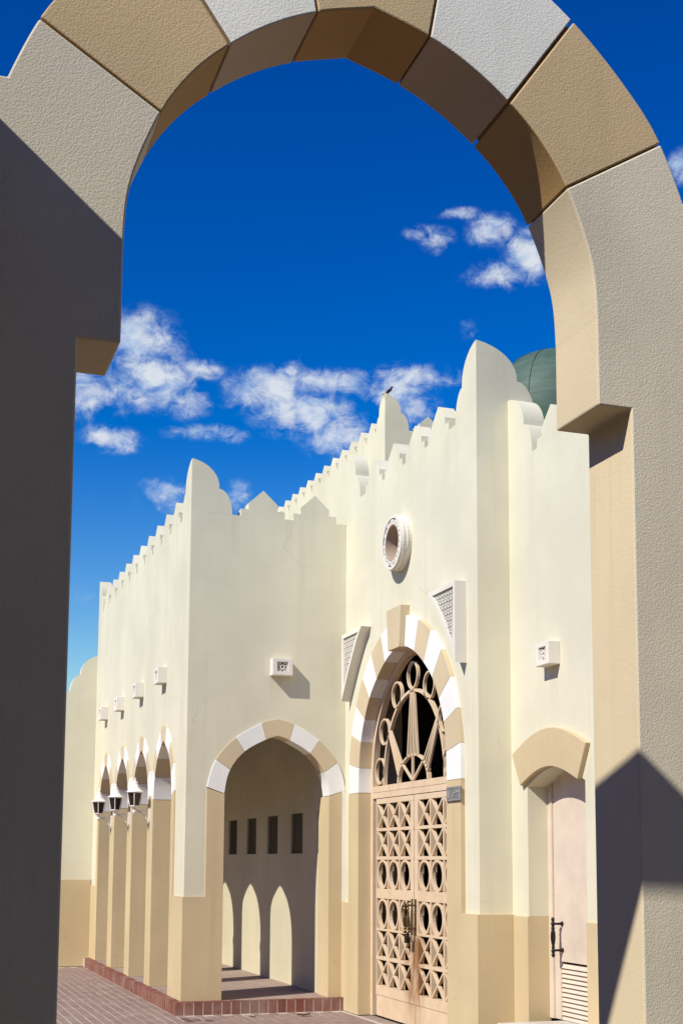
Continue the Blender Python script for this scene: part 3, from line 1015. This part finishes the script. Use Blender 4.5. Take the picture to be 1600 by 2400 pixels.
# chain and padlock slung between the handles
ch = MB()
for k in range(9):
    t = k/8
    y = FC-0.055-0.06+0.12*t
    z = 1.19-0.09*math.sin(math.pi*t)
    ch.lathe((XD-0.085, y, z), [(0.008, -0.008), (0.017, 0.0), (0.008, 0.008)], 8, 'Y' if k % 2 else 'Z')
ch.box(XD-0.11, XD-0.07, FC-0.095, FC-0.015, 1.02, 1.105)
ch.build('padlock', BLACKM, frame)

# =================================================================== SERVICE WALL (nearest part, with the niche door)
W2 = 2.637
sv = thing('service_wall', (W2, -6.5, 0), 'cream wall with a hooded pink niche door beside the entrance block', 'wall')
ZN3 = 6.40
NL, NR = -4.80, -6.03
nt_ = [(NL-0.0, 2.78)]
seg = [(NL+(NR-NL)*i/12, 2.80+0.17*math.sin(math.pi*i/12)) for i in range(13)]
poly = [(YP-0.001, 1.441), (NL, 1.441)]+seg+[(NR, 1.441), (-10.5, 1.441), (-10.5, ZN3), (YP-0.001, ZN3)]
MB().prism(poly, 'X', W2, W2+0.25).build('wall', CREAM, sv)
MB().box(W2-0.02, W2+0.25, NL, YP-0.051, 0.0, 1.441).build('base', PALE, sv, bevel=0.006)
MB().box(W2-0.02, W2+0.25, -10.5, NR, 0.0, 1.441).build('base', PALE, sv, bevel=0.012)
hood = [(NL-0.0+0.075, 2.812)]
ho, hi_ = [], []
for i in range(13):
    t = i/12
    hi_.append((-4.73-1.235*t, 2.812+0.165*math.sin(math.pi*t)))
    ho.append((-4.545-1.6*t, 3.155+0.22*math.sin(math.pi*t)))
MB().prism(hi_+list(reversed(ho)), 'X', W2-0.055, W2+0.001).build('door_hood', PALE, sv, bevel=0.006)
for i in range(8):
    put('merlon', mm, sv, (W2, -5.43-0.738*i, ZN3))
MB().prism(horn_profile(YP-0.001, ZN3, 7.16, -1), 'X', W2, W2+0.25).build('corner_horn', CREAM, sv)
XN = W2+0.25
nd = MB()
nd.box(XN-0.02, XN+0.05, NL-0.085, NL+0.0, 0.40, 2.95).box(XN-0.02, XN+0.05, NR, NR+0.085, 0.40, 2.95)
nd.box(XN-0.018, XN+0.05, NR, NL, 2.88, 3.05)
nf = nd.build('niche_frame', PINK, sv)
NM = (NL+NR)/2
nleaf = MB().box(XN, XN+0.05, NR+0.09, NL-0.09, 0.99, 2.88).box(XN, XN+0.05, NL-0.21, NL-0.09, 0.40, 0.99).box(XN, XN+0.05, NR+0.09, NR+0.21, 0.40, 0.99).build('niche_door', PINK, sv)
for i in range(12):
    z = 0.955-i*0.0475
    MB().add([(XN+0.004, NL-0.212, z-0.032), (XN+0.004, NR+0.212, z-0.032), (XN+0.03, NR+0.212, z+0.012), (XN+0.03, NL-0.212, z+0.012),
              (XN+0.012, NL-0.212, z-0.034), (XN+0.012, NR+0.212, z-0.034), (XN+0.038, NR+0.212, z+0.010), (XN+0.038, NL-0.212, z+0.010)],
             [[0, 1, 2, 3], [7, 6, 5, 4], [0, 4, 5, 1], [1, 5, 6, 2], [2, 6, 7, 3], [3, 7, 4, 0]]).build('louvre_slat', PINK, nleaf)
MB().box(XN+0.06, XN+0.5, NR-0.3, NL+0.3, 0.2, 3.1).build('shade_backing', DARKIN, sv)  # dark block in place of the shade behind the louvres
hb = MB()
hy = NL-0.26
hb.lathe((XN-0.11, hy, 1.03), [(0.0, 0.0), (0.014, 0.012), (0.022, 0.03), (0.012, 0.045), (0.020, 0.06), (0.022, 0.075), (0.012, 0.09), (0.018, 0.105), (0.013, 0.125), (0.020, 0.15), (0.026, 0.20), (0.024, 0.25), (0.015, 0.29), (0.022, 0.30), (0.013, 0.315), (0.018, 0.335), (0.022, 0.35), (0.013, 0.37), (0.020, 0.39), (0.014, 0.405), (0.0, 0.415)], 14)
for z in (1.105, 1.375):
    hb.tube([(XN-0.11, hy, z), (XN-0.03, hy, z), (XN+0.002, hy, z)], [0.011, 0.013, 0.028], 10)
hb.build('niche_door_handle', BLACKM, nleaf)
MB().box(W2-0.5, XN+0.05, -10.5, NL-0.25, 0.0, 0.395).build('threshold_step', STEP, sv, bevel=0.01)

# =================================================================== PRAYER HALL AND DOME
XR, YH = 6.459, 9.593
hall = thing('prayer_hall', (XR, YH, 0), 'tall cream hall rising behind the arcade with a long row of merlons', 'building')
ZN4 = 12.093-0.385
MB().box(XR, XR+0.3, YH, 26.0, 0.0, ZN4).build('long_wall', CREAM, hall)
MB().box(XR+0.3, 20.0, YH, YH+0.3, 0.0, ZN4).build('end_wall', CREAM, hall)
MB().box(XR+0.25, 20.0, YH+0.25, 26.0, 10.9, 11.2).build('roof', ROOF, hall)
for i in range(21):
    put('merlon', mm, hall, (XR, 10.478+0.7012*i, ZN4))
for i in range(14):
    put('merlon', ms, hall, (7.51+0.758*i, YH+0.001, ZN4))
horn((XR, YH+0.003), ZN4, 12.525, 'X', 1).build('corner_horn', CREAMT, hall)
horn((XR+0.003, YH), ZN4, 12.525, 'Y', 1, th=0.19).build('corner_horn', CREAMT, hall)
DC = Vector((13.60, 15.0, 14.40))
DR = 2.016
dome = thing('dome', (DC.x, DC.y, 11.2), 'weathered green metal dome with standing seams behind the entrance block', 'dome')
vs, fs = [], []
NSEG, NST = 64, 24
prof = []
for k in range(NST+1):
    t = -0.35+(math.pi/2+0.35)*k/NST
    prof.append((max(0.001, DR*math.cos(t)), DR*math.sin(t)))
b = MB().lathe(DC, prof, NSEG)
b.build('shell', DOMEM, dome, smooth=True)
for i in range(12):
    a = 2*math.pi*i/12+0.22
    pts = []
    for k in range(20):
        t = -0.35+(math.pi/2+0.33)*k/19
        r = DR+0.012
        pts.append((DC.x+r*math.cos(t)*math.cos(a), DC.y+r*math.cos(t)*math.sin(a), DC.z+r*math.sin(t)))
    MB().tube(pts, 0.009, 6).build('seam', DOMEM, dome, smooth=True)
MB().lathe((DC.x, DC.y, 11.2), [(2.05, -0.3), (2.05, 2.35), (2.15, 2.4), (2.15, 2.55), (1.95, 2.6)], 48).build('drum', CREAM, dome)

# =================================================================== FAR WING
fwg = thing('far_wing', (-3.0, 8.357, 0), 'cream far wall with tan base closing the court', 'wall')
YF, ZN5 = 8.357, 5.24
MB().box(-9.0, 0.03, YF, YF+0.3, 1.63, ZN5).build('wall', CREAM, fwg)
MB().box(-9.0, -0.021, YF-0.02, YF+0.3, 0.0, 1.63).build('base', TAN, fwg)
MB().prism(horn_profile(0.03, ZN5, 5.976, -1, 0.34, 0.54), 'Y', YF, YF+MT).build('corner_horn', CREAM, fwg)
for i in range(10):
    put('merlon', ms, fwg, (-0.905-0.758*i, YF, ZN5))

# =================================================================== GATEWAY ARCH IN FRONT
YN0, YN1 = -13.374, -13.056
GC = -2.259
gate = thing('gateway_arch', (GC, YN0, 0), 'big pebble-dashed gateway arch of tan and white blocks framing the view', 'gateway')
GIN = [(0.863, 3.97), (0.842, 4.20), (0.750, 4.454), (0.645, 4.620), (0.520, 4.746), (0.37, 4.855), (0.208, 4.934), (0.0, 4.996)]
GOUT = [(1.30, 4.20), (1.285, 4.36), (1.152, 4.700), (1.00, 4.910), (0.785, 5.121), (0.56, 5.272), (0.29, 5.40), (0.0, 5.475)]
gi, go = spline([(0.863, 3.80)]+GIN, 16)[1:], spline(GOUT, 16)
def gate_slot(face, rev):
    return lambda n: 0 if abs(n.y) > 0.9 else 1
def gate_poly(sgn):
    lo = flat(gi[:2])
    hi2 = flat(go[:2])
    p = [(1.0, 0.0), (1.0, 3.6466), (0.863, 3.6466)]+lo+list(reversed(hi2))
    cut = [q for q in p]
    # wing wall top where the extrados meets it
    ext = [q for q in reversed(hi2) if q[1] > 4.48]
    p = [(1.0, 0.0), (1.0, 3.6466), (0.863, 3.6466)]+lo+ext+[(1.254, 4.48), (4.6, 4.48), (4.6, 0.0)]
    return [(GC+sgn*u, z) for u, z in p]
for sgn in (-1, 1):
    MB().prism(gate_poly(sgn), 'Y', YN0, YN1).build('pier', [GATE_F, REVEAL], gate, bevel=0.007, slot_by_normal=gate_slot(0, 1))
def gblock(poly, mats, name, rec=0.0):
    return MB().prism(poly, 'Y', YN0+rec, YN1-rec).build(name, mats, gate, bevel=0.007, slot_by_normal=gate_slot(0, 1))
def inset(poly, g):
    """move polygon in by g along both joint ends"""
    return shrink(poly, g)
for sgn in (-1, 1):
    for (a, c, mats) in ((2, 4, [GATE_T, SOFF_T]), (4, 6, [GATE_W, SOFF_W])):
        i_ = [(GC+sgn*u, z) for u, z in flat(gi[a:c])]
        o_ = [(GC+sgn*u, z) for u, z in flat(go[a:c])]
        # open the joints by sliding the block ends towards its middle
        def slide(pts, g):
            v0 = (Vector(pts[1])-Vector(pts[0])).normalized()*g
            v1 = (Vector(pts[-2])-Vector(pts[-1])).normalized()*g
            return [tuple(Vector(pts[0])+v0)]+pts[1:-1]+[tuple(Vector(pts[-1])+v1)]
        gblock(slide(i_, 0.006)+list(reversed(slide(o_, 0.006))), mats, 'voussoir')
ki = [(GC-u, z) for u, z in flat(gi[6:])]+[(GC+u, z) for u, z in reversed(flat(gi[6:]))][1:]
ko = [(GC-u, z) for u, z in flat(go[6:])]+[(GC+u, z) for u, z in reversed(flat(go[6:]))][1:]
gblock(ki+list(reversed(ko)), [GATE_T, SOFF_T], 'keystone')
# mortar core seen as dark line in the open joints
for sgn in (-1, 1):
    for a in (2, 4, 6):
        pi_, po_ = gi[a][0], go[a][0]
        d = (Vector(po_)-Vector(pi_)).normalized()
        q0, q1 = Vector(pi_)+d*0.02, Vector(po_)-d*0.02
        MB().bar((GC+sgn*q0.x, q0.y), (GC+sgn*q1.x, q1.y), 0.05, YN0+0.02, YN1-0.02, 'Y').build('mortar', SOFF_T, gate)

# porch canopy that shades the foot of the gateway (stands left of the viewer, outside the picture)
cn = thing('porch_canopy', (-6.0, -14.3, 0), 'flat concrete porch canopy beside the gateway, casting its shade on the piers', 'canopy')
MB().prism([(-3.875, YN0-0.004), (-3.842, -13.522), (-3.471, -14.395), (-3.40, -14.60), (-3.893, -14.59), (-4.392, -14.565), (-4.95, -14.55), (-4.95, -16.4), (-8.6, -16.4), (-8.6, YN0-0.004)], 'Z', 4.60, 4.66).build('slab', STEP, cn)
for x, y in ((-5.2, -15.9), (-8.3, -15.9)):
    MB().box(x-0.12, x+0.12, y-0.12, y+0.12, 0.0, 4.60).build('post', STEP, cn)

# unseen block added behind the camera to keep skylight off the shaded faces
rear = thing('rear_sky_blocker', (-4.0, -19.0, 0), 'added tan block behind the viewer holding off skylight, outside the picture', 'building')
MB().box(-16.0, 12.0, -24.0, -18.9, 0.0, 9.0).build('wall', TAN, rear)
for i in range(16):
    put('merlon', ms, rear, (-10.5+0.758*i, -19.1, 9.0))

court = thing('left_sky_blocker', (-15.0, 2.0, 0), 'added tan block cutting low skylight, outside the picture on the left', 'building')  # unseen mass added across the court to deepen the shaded faces
MB().box(-20.0, -14.0, -18.8, 40.0, 0.0, 7.8).build('wall', TAN, court)
for i in range(30):
    put('merlon', mm, court, (-14.2, -12.0+0.7012*i, 7.8))

# =================================================================== SMALLER THINGS
# carved vent boxes ---------------------------------------------------
def star_lattice(b, w_, h_, d0, d1):
    """pierced eight-petal panel in local (u, z); extruded along X from d0 to d1"""
    t = 0.016
    for p, q in (((-w_, 0), (w_, 0)), ((0, -h_), (0, h_)), ((-w_, -h_), (w_, h_)), ((-w_, h_), (w_, -h_))):
        pass
    b.ring((0, 0), 0.018, 0.032, d0, d1, 12)
    for k in range(8):
        a = math.pi/8+k*math.pi/4
        r = w_*1.25
        b.bar((0.030*math.cos(a), 0.030*math.sin(a)), (min(w_, max(-w_, r*math.cos(a))), min(h_, max(-h_, r*math.sin(a)))), 0.016, d0, d1)
    b.ring((0, 0), w_*0.80, w_*0.80+0.014, d0, d1, 16)
    for sx in (-1, 1):
        for sz in (-1, 1):
            b.bar((sx*w_*0.55, sz*h_), (sx*w_, sz*h_*0.55), 0.014, d0, d1)


BW_, BH_, BD_ = 0.145, 0.118, 0.135
def vent_meshes():
    c = MB()
    w_, h_ = 0.078, 0.068
    poly_o = [(-BW_, -BH_), (BW_, -BH_), (BW_, BH_), (-BW_, BH_)]
    poly_i = [(-w_, -h_), (w_, -h_), (w_, h_), (-w_, h_)]
    vs = [(-BD_, *p) for p in poly_o]+[(-BD_, *p) for p in poly_i]+[(0, *p) for p in poly_o]+[(-BD_+0.06, *p) for p in poly_i]
    fs = []
    for i in range(4):
        j = (i+1) % 4
        fs += [[i, j, 4+j, 4+i], [i, 8+i, 8+j, j], [4+i, 4+j, 12+j, 12+i]]
    fs += [[8, 9, 10, 11], [12, 15, 14, 13]]
    c.add(vs, fs, 0)
    l = MB()
    star_lattice(l, w_, h_, -BD_+0.022, -BD_+0.035)
    return c.mesh('casing', CASING), l.mesh('lattice', CASING)
vc, vl = vent_meshes()
dk = MB().box(-BD_+0.050, -BD_+0.056, -0.077, 0.077, -0.067, 0.067).mesh('hole_shade', DARKIN)  # dark sheet painted in for the shade behind the lattice
def vent(loc, rz, label):
    t = thing('vent_box', loc, label, 'vent', 'carved vent boxes on the walls', rz=rz)
    for nm, me in (('casing', vc), ('lattice', vl), ('hole_shade', dk)):
        o = put(nm, me, None)
        o.parent = t
        if nm == 'casing':
            md = o.modifiers.new('bevel', 'BEVEL'); md.width = 0.004; md.segments = 2
    return t
vent((0, 1.60, 4.685), 0, 'pale vent box on the arcade, the one nearest the wall corner')
vent((0, 3.425, 4.69), 0, 'pale vent box on the arcade, second from the wall corner')
vent((0, 5.23, 4.67), 0, 'pale vent box on the arcade, third from the wall corner')
vent((0, 7.02, 4.69), 0, 'pale vent box on the arcade, farthest from the wall corner')
vent((1.29, 0, 4.655), math.pi/2, 'white carved vent box above the wide side arch, throwing a slanting shadow')
vent((W2, -5.415, 4.125), 0, 'pale carved vent box above the hooded pink door')

# triangular lattice screens over the doorway ---------------------------
def screen(sgn, label):
    t = thing('lattice_screen', (W, YC+sgn*1.6, 4.7), label, 'screen', 'triangular lattice screens over the door')
    yo = YC+sgn*1.945           # outer upright edge
    yi = YC+sgn*1.14            # inner tip on top
    zt, zb = 5.125, 4.20
    def hyp(s, off=0.0):
        y = yi+(yo-yi)*s
        z = zt-(zt-zb)*(s**1.22)
        n = Vector((sgn*0.74, 0.67)).normalized()
        return (y+n.x*off, z+n.y*off)
    n = 14
    outer = [(yo, zt), (yi, zt)]+[hyp(i/n) for i in range(1, n+1)]
    c0 = (yo-sgn*0.055, zt-0.055)
    inner = []
    for i in range(n+1):
        p = hyp(0.13+0.72*i/n, 0.048)
        inner.append((min(p[0], c0[0]) if sgn > 0 else max(p[0], c0[0]), min(p[1], c0[1])))
    pts_i = [c0]+inner
    k = len(pts_i)
    pts_o = [(yo, zt), (yi, zt)]+[hyp(i/n) for i in range(1, n+1)]
    X0, X1, X2 = W-0.14, W-0.075, W
    vs = [(X0, *p) for p in pts_o]+[(X0, *p) for p in pts_i]+[(X2, *p) for p in pts_o]+[(X1, *p) for p in pts_i]
    fs = []
    for i in range(k):
        j = (i+1) % k
        fs += [[i, j, k+j, k+i], [i, 2*k+i, 2*k+j, j], [k+i, k+j, 3*k+j, 3*k+i]]
    fs.append([3*k+i for i in range(k)])
    MB().add(vs, fs).build('casing', CASING, t)
    # pierced fill: rosettes of short bars on a grid
    def inside(y, z, m=0.0):
        s = (y-yi)/(yo-yi)
        if s < 0.03 or s > 0.985:
            return False
        h = zt-(zt-zb)*(s**1.22)
        return z < zt-0.05-m and z > h+0.07+m and abs(y-yo) > 0.05+m
    b = MB()
    g = 0.075
    for iy in range(0, 13):
        for iz in range(0, 15):
            y = yo-sgn*(0.05+g*(iy+0.5))
            z = zt-0.05-g*(iz+0.5)
            if not inside(y, z, -0.02):
                continue
            b.ring((y, z), 0.016, 0.027, X0+0.022, X0+0.036, 8)
            for q in range(8):
                a = q*math.pi/4+math.pi/8
                b.bar((y+0.025*math.cos(a), z+0.025*math.sin(a)), (y+0.052*math.cos(a), z+0.052*math.sin(a)), 0.0115, X0+0.022, X0+0.036)
    tag(b.build('lattice', CASING, t), kind='stuff')
    b = MB().prism([(p[0], p[1]) for p in pts_i], 'X', X1-0.004, X1+0.002)
    b.build('hole_shade', DARKIN, t)  # near-black sheet stands in for shade behind the pierced fill
screen(1, 'triangular lattice screen left of the keystone, its curved lower side in shade')
screen(-1, 'triangular lattice screen right of the keystone, beside the block corner')

# wall lanterns -----------------------------------------------------------
def lantern_meshes():
    m = {}
    ax = -0.235
    m['cap'] = MB().lathe((ax, 0, 0), [(0.137, 0.455), (0.137, 0.463), (0.105, 0.480), (0.072, 0.515), (0.050, 0.555), (0.042, 0.575), (0.034, 0.578), (0.040, 0.592), (0.036, 0.610), (0.016, 0.626), (0.010, 0.640), (0.015, 0.652), (0.008, 0.668), (0.0, 0.684)], 20).mesh('cap', LAMPW, smooth=True)
    b = MB()
    N6 = 6
    rt_, rb_ = 0.122, 0.080
    zt_, zb_ = 0.452, 0.250
    for i in range(N6):
        a0 = 2*math.pi*(i+0.25)/N6
        a1 = 2*math.pi*(i+1.25)/N6
        pt = Vector((ax+rt_*math.cos(a0), rt_*math.sin(a0), zt_))
        pb = Vector((ax+rb_*math.cos(a0), rb_*math.sin(a0), zb_))
        pt1 = Vector((ax+rt_*math.cos(a1), rt_*math.sin(a1), zt_))
        pb1 = Vector((ax+rb_*math.cos(a1), rb_*math.sin(a1), zb_))
        b.tube([pt, pb], 0.0075, 6)
        b.tube([pt, pt1], 0.009, 6)
        b.tube([pb, pb1], 0.009, 6)
    b.lathe((ax, 0, 0), [(0.076, 0.252), (0.060, 0.232), (0.030, 0.216), (0.022, 0.200)], 12)
    m['cage'] = b.mesh('cage', LAMPW)
    panes = []
    for i in range(N6):
        a0 = 2*math.pi*(i+0.25)/N6
        a1 = 2*math.pi*(i+1.25)/N6
        v = []
        for r, z in ((rt_-0.004, zt_), (rb_-0.004, zb_)):
            v += [(ax+r*math.cos(a0), r*math.sin(a0), z), (ax+r*math.cos(a1), r*math.sin(a1), z)]
            v += [(ax+(r-0.004)*math.cos(a0), (r-0.004)*math.sin(a0), z), (ax+(r-0.004)*math.cos(a1), (r-0.004)*math.sin(a1), z)]
        panes.append(MB().add(v, [[0, 1, 5, 4], [2, 6, 7, 3], [0, 2, 3, 1], [4, 5, 7, 6], [0, 4, 6, 2], [1, 3, 7, 5]]).mesh('pane', GLASS))
    m['panes'] = panes
    b = MB()
    b.lathe((ax, 0, 0), [(0.0, 0.105), (0.008, 0.110), (0.010, 0.128), (0.018, 0.135), (0.030, 0.158), (0.034, 0.180), (0.026, 0.200), (0.020, 0.214)], 14)
    b.tube([(ax, 0, 0.178), (ax+0.10, 0, 0.185), (-0.05, 0, 0.180), (-0.01, 0, 0.180)], 0.011, 8)
    b.tube([(ax+0.05, 0, 0.168), (ax+0.11, 0, 0.15), (ax+0.155, 0, 0.11), (ax+0.18, 0, 0.06), (-0.02, 0, 0.02)], 0.010, 8)
    m['bracket'] = b.mesh('bracket', LAMPW, smooth=True)
    b = MB()
    b.prism([(-0.022, 0.0), (0.022, 0.0), (0.030, 0.03), (0.030, 0.20), (0.020, 0.235), (-0.020, 0.235), (-0.030, 0.20), (-0.030, 0.03)], 'X', -0.034, 0.0)
    b.lathe((0, 0, 0), [(0.0, -0.03), (0.016, -0.024), (0.022, 0.0), (0.02, 0.02)], 10)
    m['plate'] = b.mesh('wall_plate', LAMPW)
    return m
lm = lantern_meshes()
for y, lab in ((2.41, 'white wall lantern with smoked glass on the arcade pillar nearest the wall corner'),
               (4.18, 'white wall lantern with smoked glass, middle one of three along the arcade'),
               (5.965, 'white wall lantern with smoked glass, farthest of three along the arcade')):
    t = thing('wall_lantern', (-0.02, y, 2.56), lab, 'lantern', 'lanterns on the arcade pillars')
    for nm, me in (('cap', lm['cap']), ('cage', lm['cage']), ('bracket', lm['bracket']), ('wall_plate', lm['plate'])):
        o = put(nm, me, None); o.parent = t
        if nm == 'cage':
            cage = o
    for pmesh in lm['panes']:
        o = put('pane', pmesh, None); o.parent = cage

# sign plate beside the door ------------------------------------------------
sg = thing('wall_sign', (XB, -3.885, 2.755), 'small grey metal sign with raised lettering on the right door jamb', 'sign')
b = MB().box(XB-0.02, XB-0.002, -4.075, -3.695, 2.672, 2.838)
b.build('plate', SIGN, sg, bevel=0.004)
b = MB()
x0, x1 = XB-0.026, XB-0.019
b.box(x0, x1, -4.060, -3.712, 2.822, 2.829).box(x0, x1, -4.060, -3.712, 2.683, 2.690).box(x0, x1, -4.062, -4.055, 2.690, 2.822).box(x0, x1, -3.718, -3.711, 2.690, 2.822)
b.build('border', SIGNL, sg)
b = MB()
for y in (-3.745, -3.775):
    b.bar((y, 2.715), (y, 2.800), 0.010, x0, x1)
pts = [(-3.86, 2.735), (-3.885, 2.728), (-3.90, 2.745), (-3.905, 2.765), (-3.93, 2.768), (-3.955, 2.765), (-3.97, 2.785), (-3.985, 2.768), (-4.005, 2.768), (-4.015, 2.79), (-4.03, 2.77)]
for p, q in zip(pts, pts[1:]):
    b.bar(p, q, 0.012, x0, x1)
for y, z in ((-3.985, 2.805), (-3.998, 2.805), (-3.94, 2.80)):
    b.bar((y, z-0.004), (y, z+0.004), 0.008, x0, x1)
b.build('lettering', SIGNL, sg)

# bird on the hall's corner horn ---------------------------------------------
bird = MB()
o3 = Vector((XR+0.09, YH+0.05, 12.525))
spine = [(-0.155, -0.045, 0.006, 0.016), (-0.09, -0.012, 0.009, 0.018), (-0.045, 0.020, 0.022, 0.024), (-0.01, 0.050, 0.036, 0.034), (0.03, 0.082, 0.040, 0.037), (0.062, 0.112, 0.032, 0.029), (0.076, 0.138, 0.024, 0.022), (0.088, 0.160, 0.026, 0.025), (0.100, 0.176, 0.020, 0.020), (0.112, 0.182, 0.007, 0.007), (0.135, 0.180, 0.001, 0.001)]
vs, fs = [], []
K = 10
for i, (u, z, a, b_) in enumerate(spine):
    p0 = spine[max(i-1, 0)]; p1 = spine[min(i+1, len(spine)-1)]
    d = Vector((p1[0]-p0[0], p1[1]-p0[1])).normalized()
    for k in range(K):
        t = 2*math.pi*k/K
        off = a*math.sin(t)
        vs.append((o3.x+u-d.y*off, o3.y+b_*math.cos(t), o3.z+z+d.x*off))
for i in range(len(spine)-1):
    for k in range(K):
        j = (k+1) % K
        fs.append([i*K+k, i*K+j, (i+1)*K+j, (i+1)*K+k])
fs += [list(range(K)), [(len(spine)-1)*K+k for k in range(K-1, -1, -1)]]
bird.add(vs, fs)
for s_ in (-1, 1):
    bird.tube([o3+Vector((0.0, 0.014*s_, 0.04)), o3+Vector((0.012, 0.014*s_, 0.012)), o3+Vector((0.004, 0.014*s_, -0.012))], 0.005, 6)
    bird.tube([o3+Vector((-0.012, 0.014*s_, -0.010)), o3+Vector((0.028, 0.014*s_, -0.010))], 0.004, 6)
bo = bird.build('bird', BIRDM, None, origin=o3, smooth=True)
tag(bo, 'small dark bird perched on the hall corner with tail pointing left', 'bird')

# dry leaves on the paving ------------------------------------------------------
for (x, y, s_, lab) in ((1.47, -0.66, 1.0, 'curled brown leaf lying before the brick kerb, the larger one'), (0.80, -0.62, 0.55, 'small brown leaf lying before the brick kerb')):
    b = MB()
    pts = []
    for i in range(9):
        t = i/8
        hw = 0.035*math.sin(math.pi*t)*s_
        zc_ = 0.012+0.03*s_*abs(t-0.5)
        pts.append(((t-0.5)*0.18*s_, hw, zc_))
    vs = [(x+a, y+h, z+0.012*s_) for a, h, z in pts]+[(x+a, y, z) for a, h, z in pts]+[(x+a, y-h, z+0.016*s_) for a, h, z in pts]
    vs += [(p[0], p[1], p[2]-0.003) for p in vs]
    fs = []
    for base in (0, 27):
        for r in (0, 9):
            for i in range(8):
                fs.append([base+r+i, base+r+i+1, base+r+9+i+1, base+r+9+i])
    for i in range(8):
        fs += [[i, 27+i, 28+i, i+1], [18+i, 19+i, 46+i, 45+i]]
    b.add(vs, fs)
    tag(b.build('fallen_leaf', LEAF, None, origin=(x, y, 0)), lab, 'leaf', 'dry leaves on the paving')
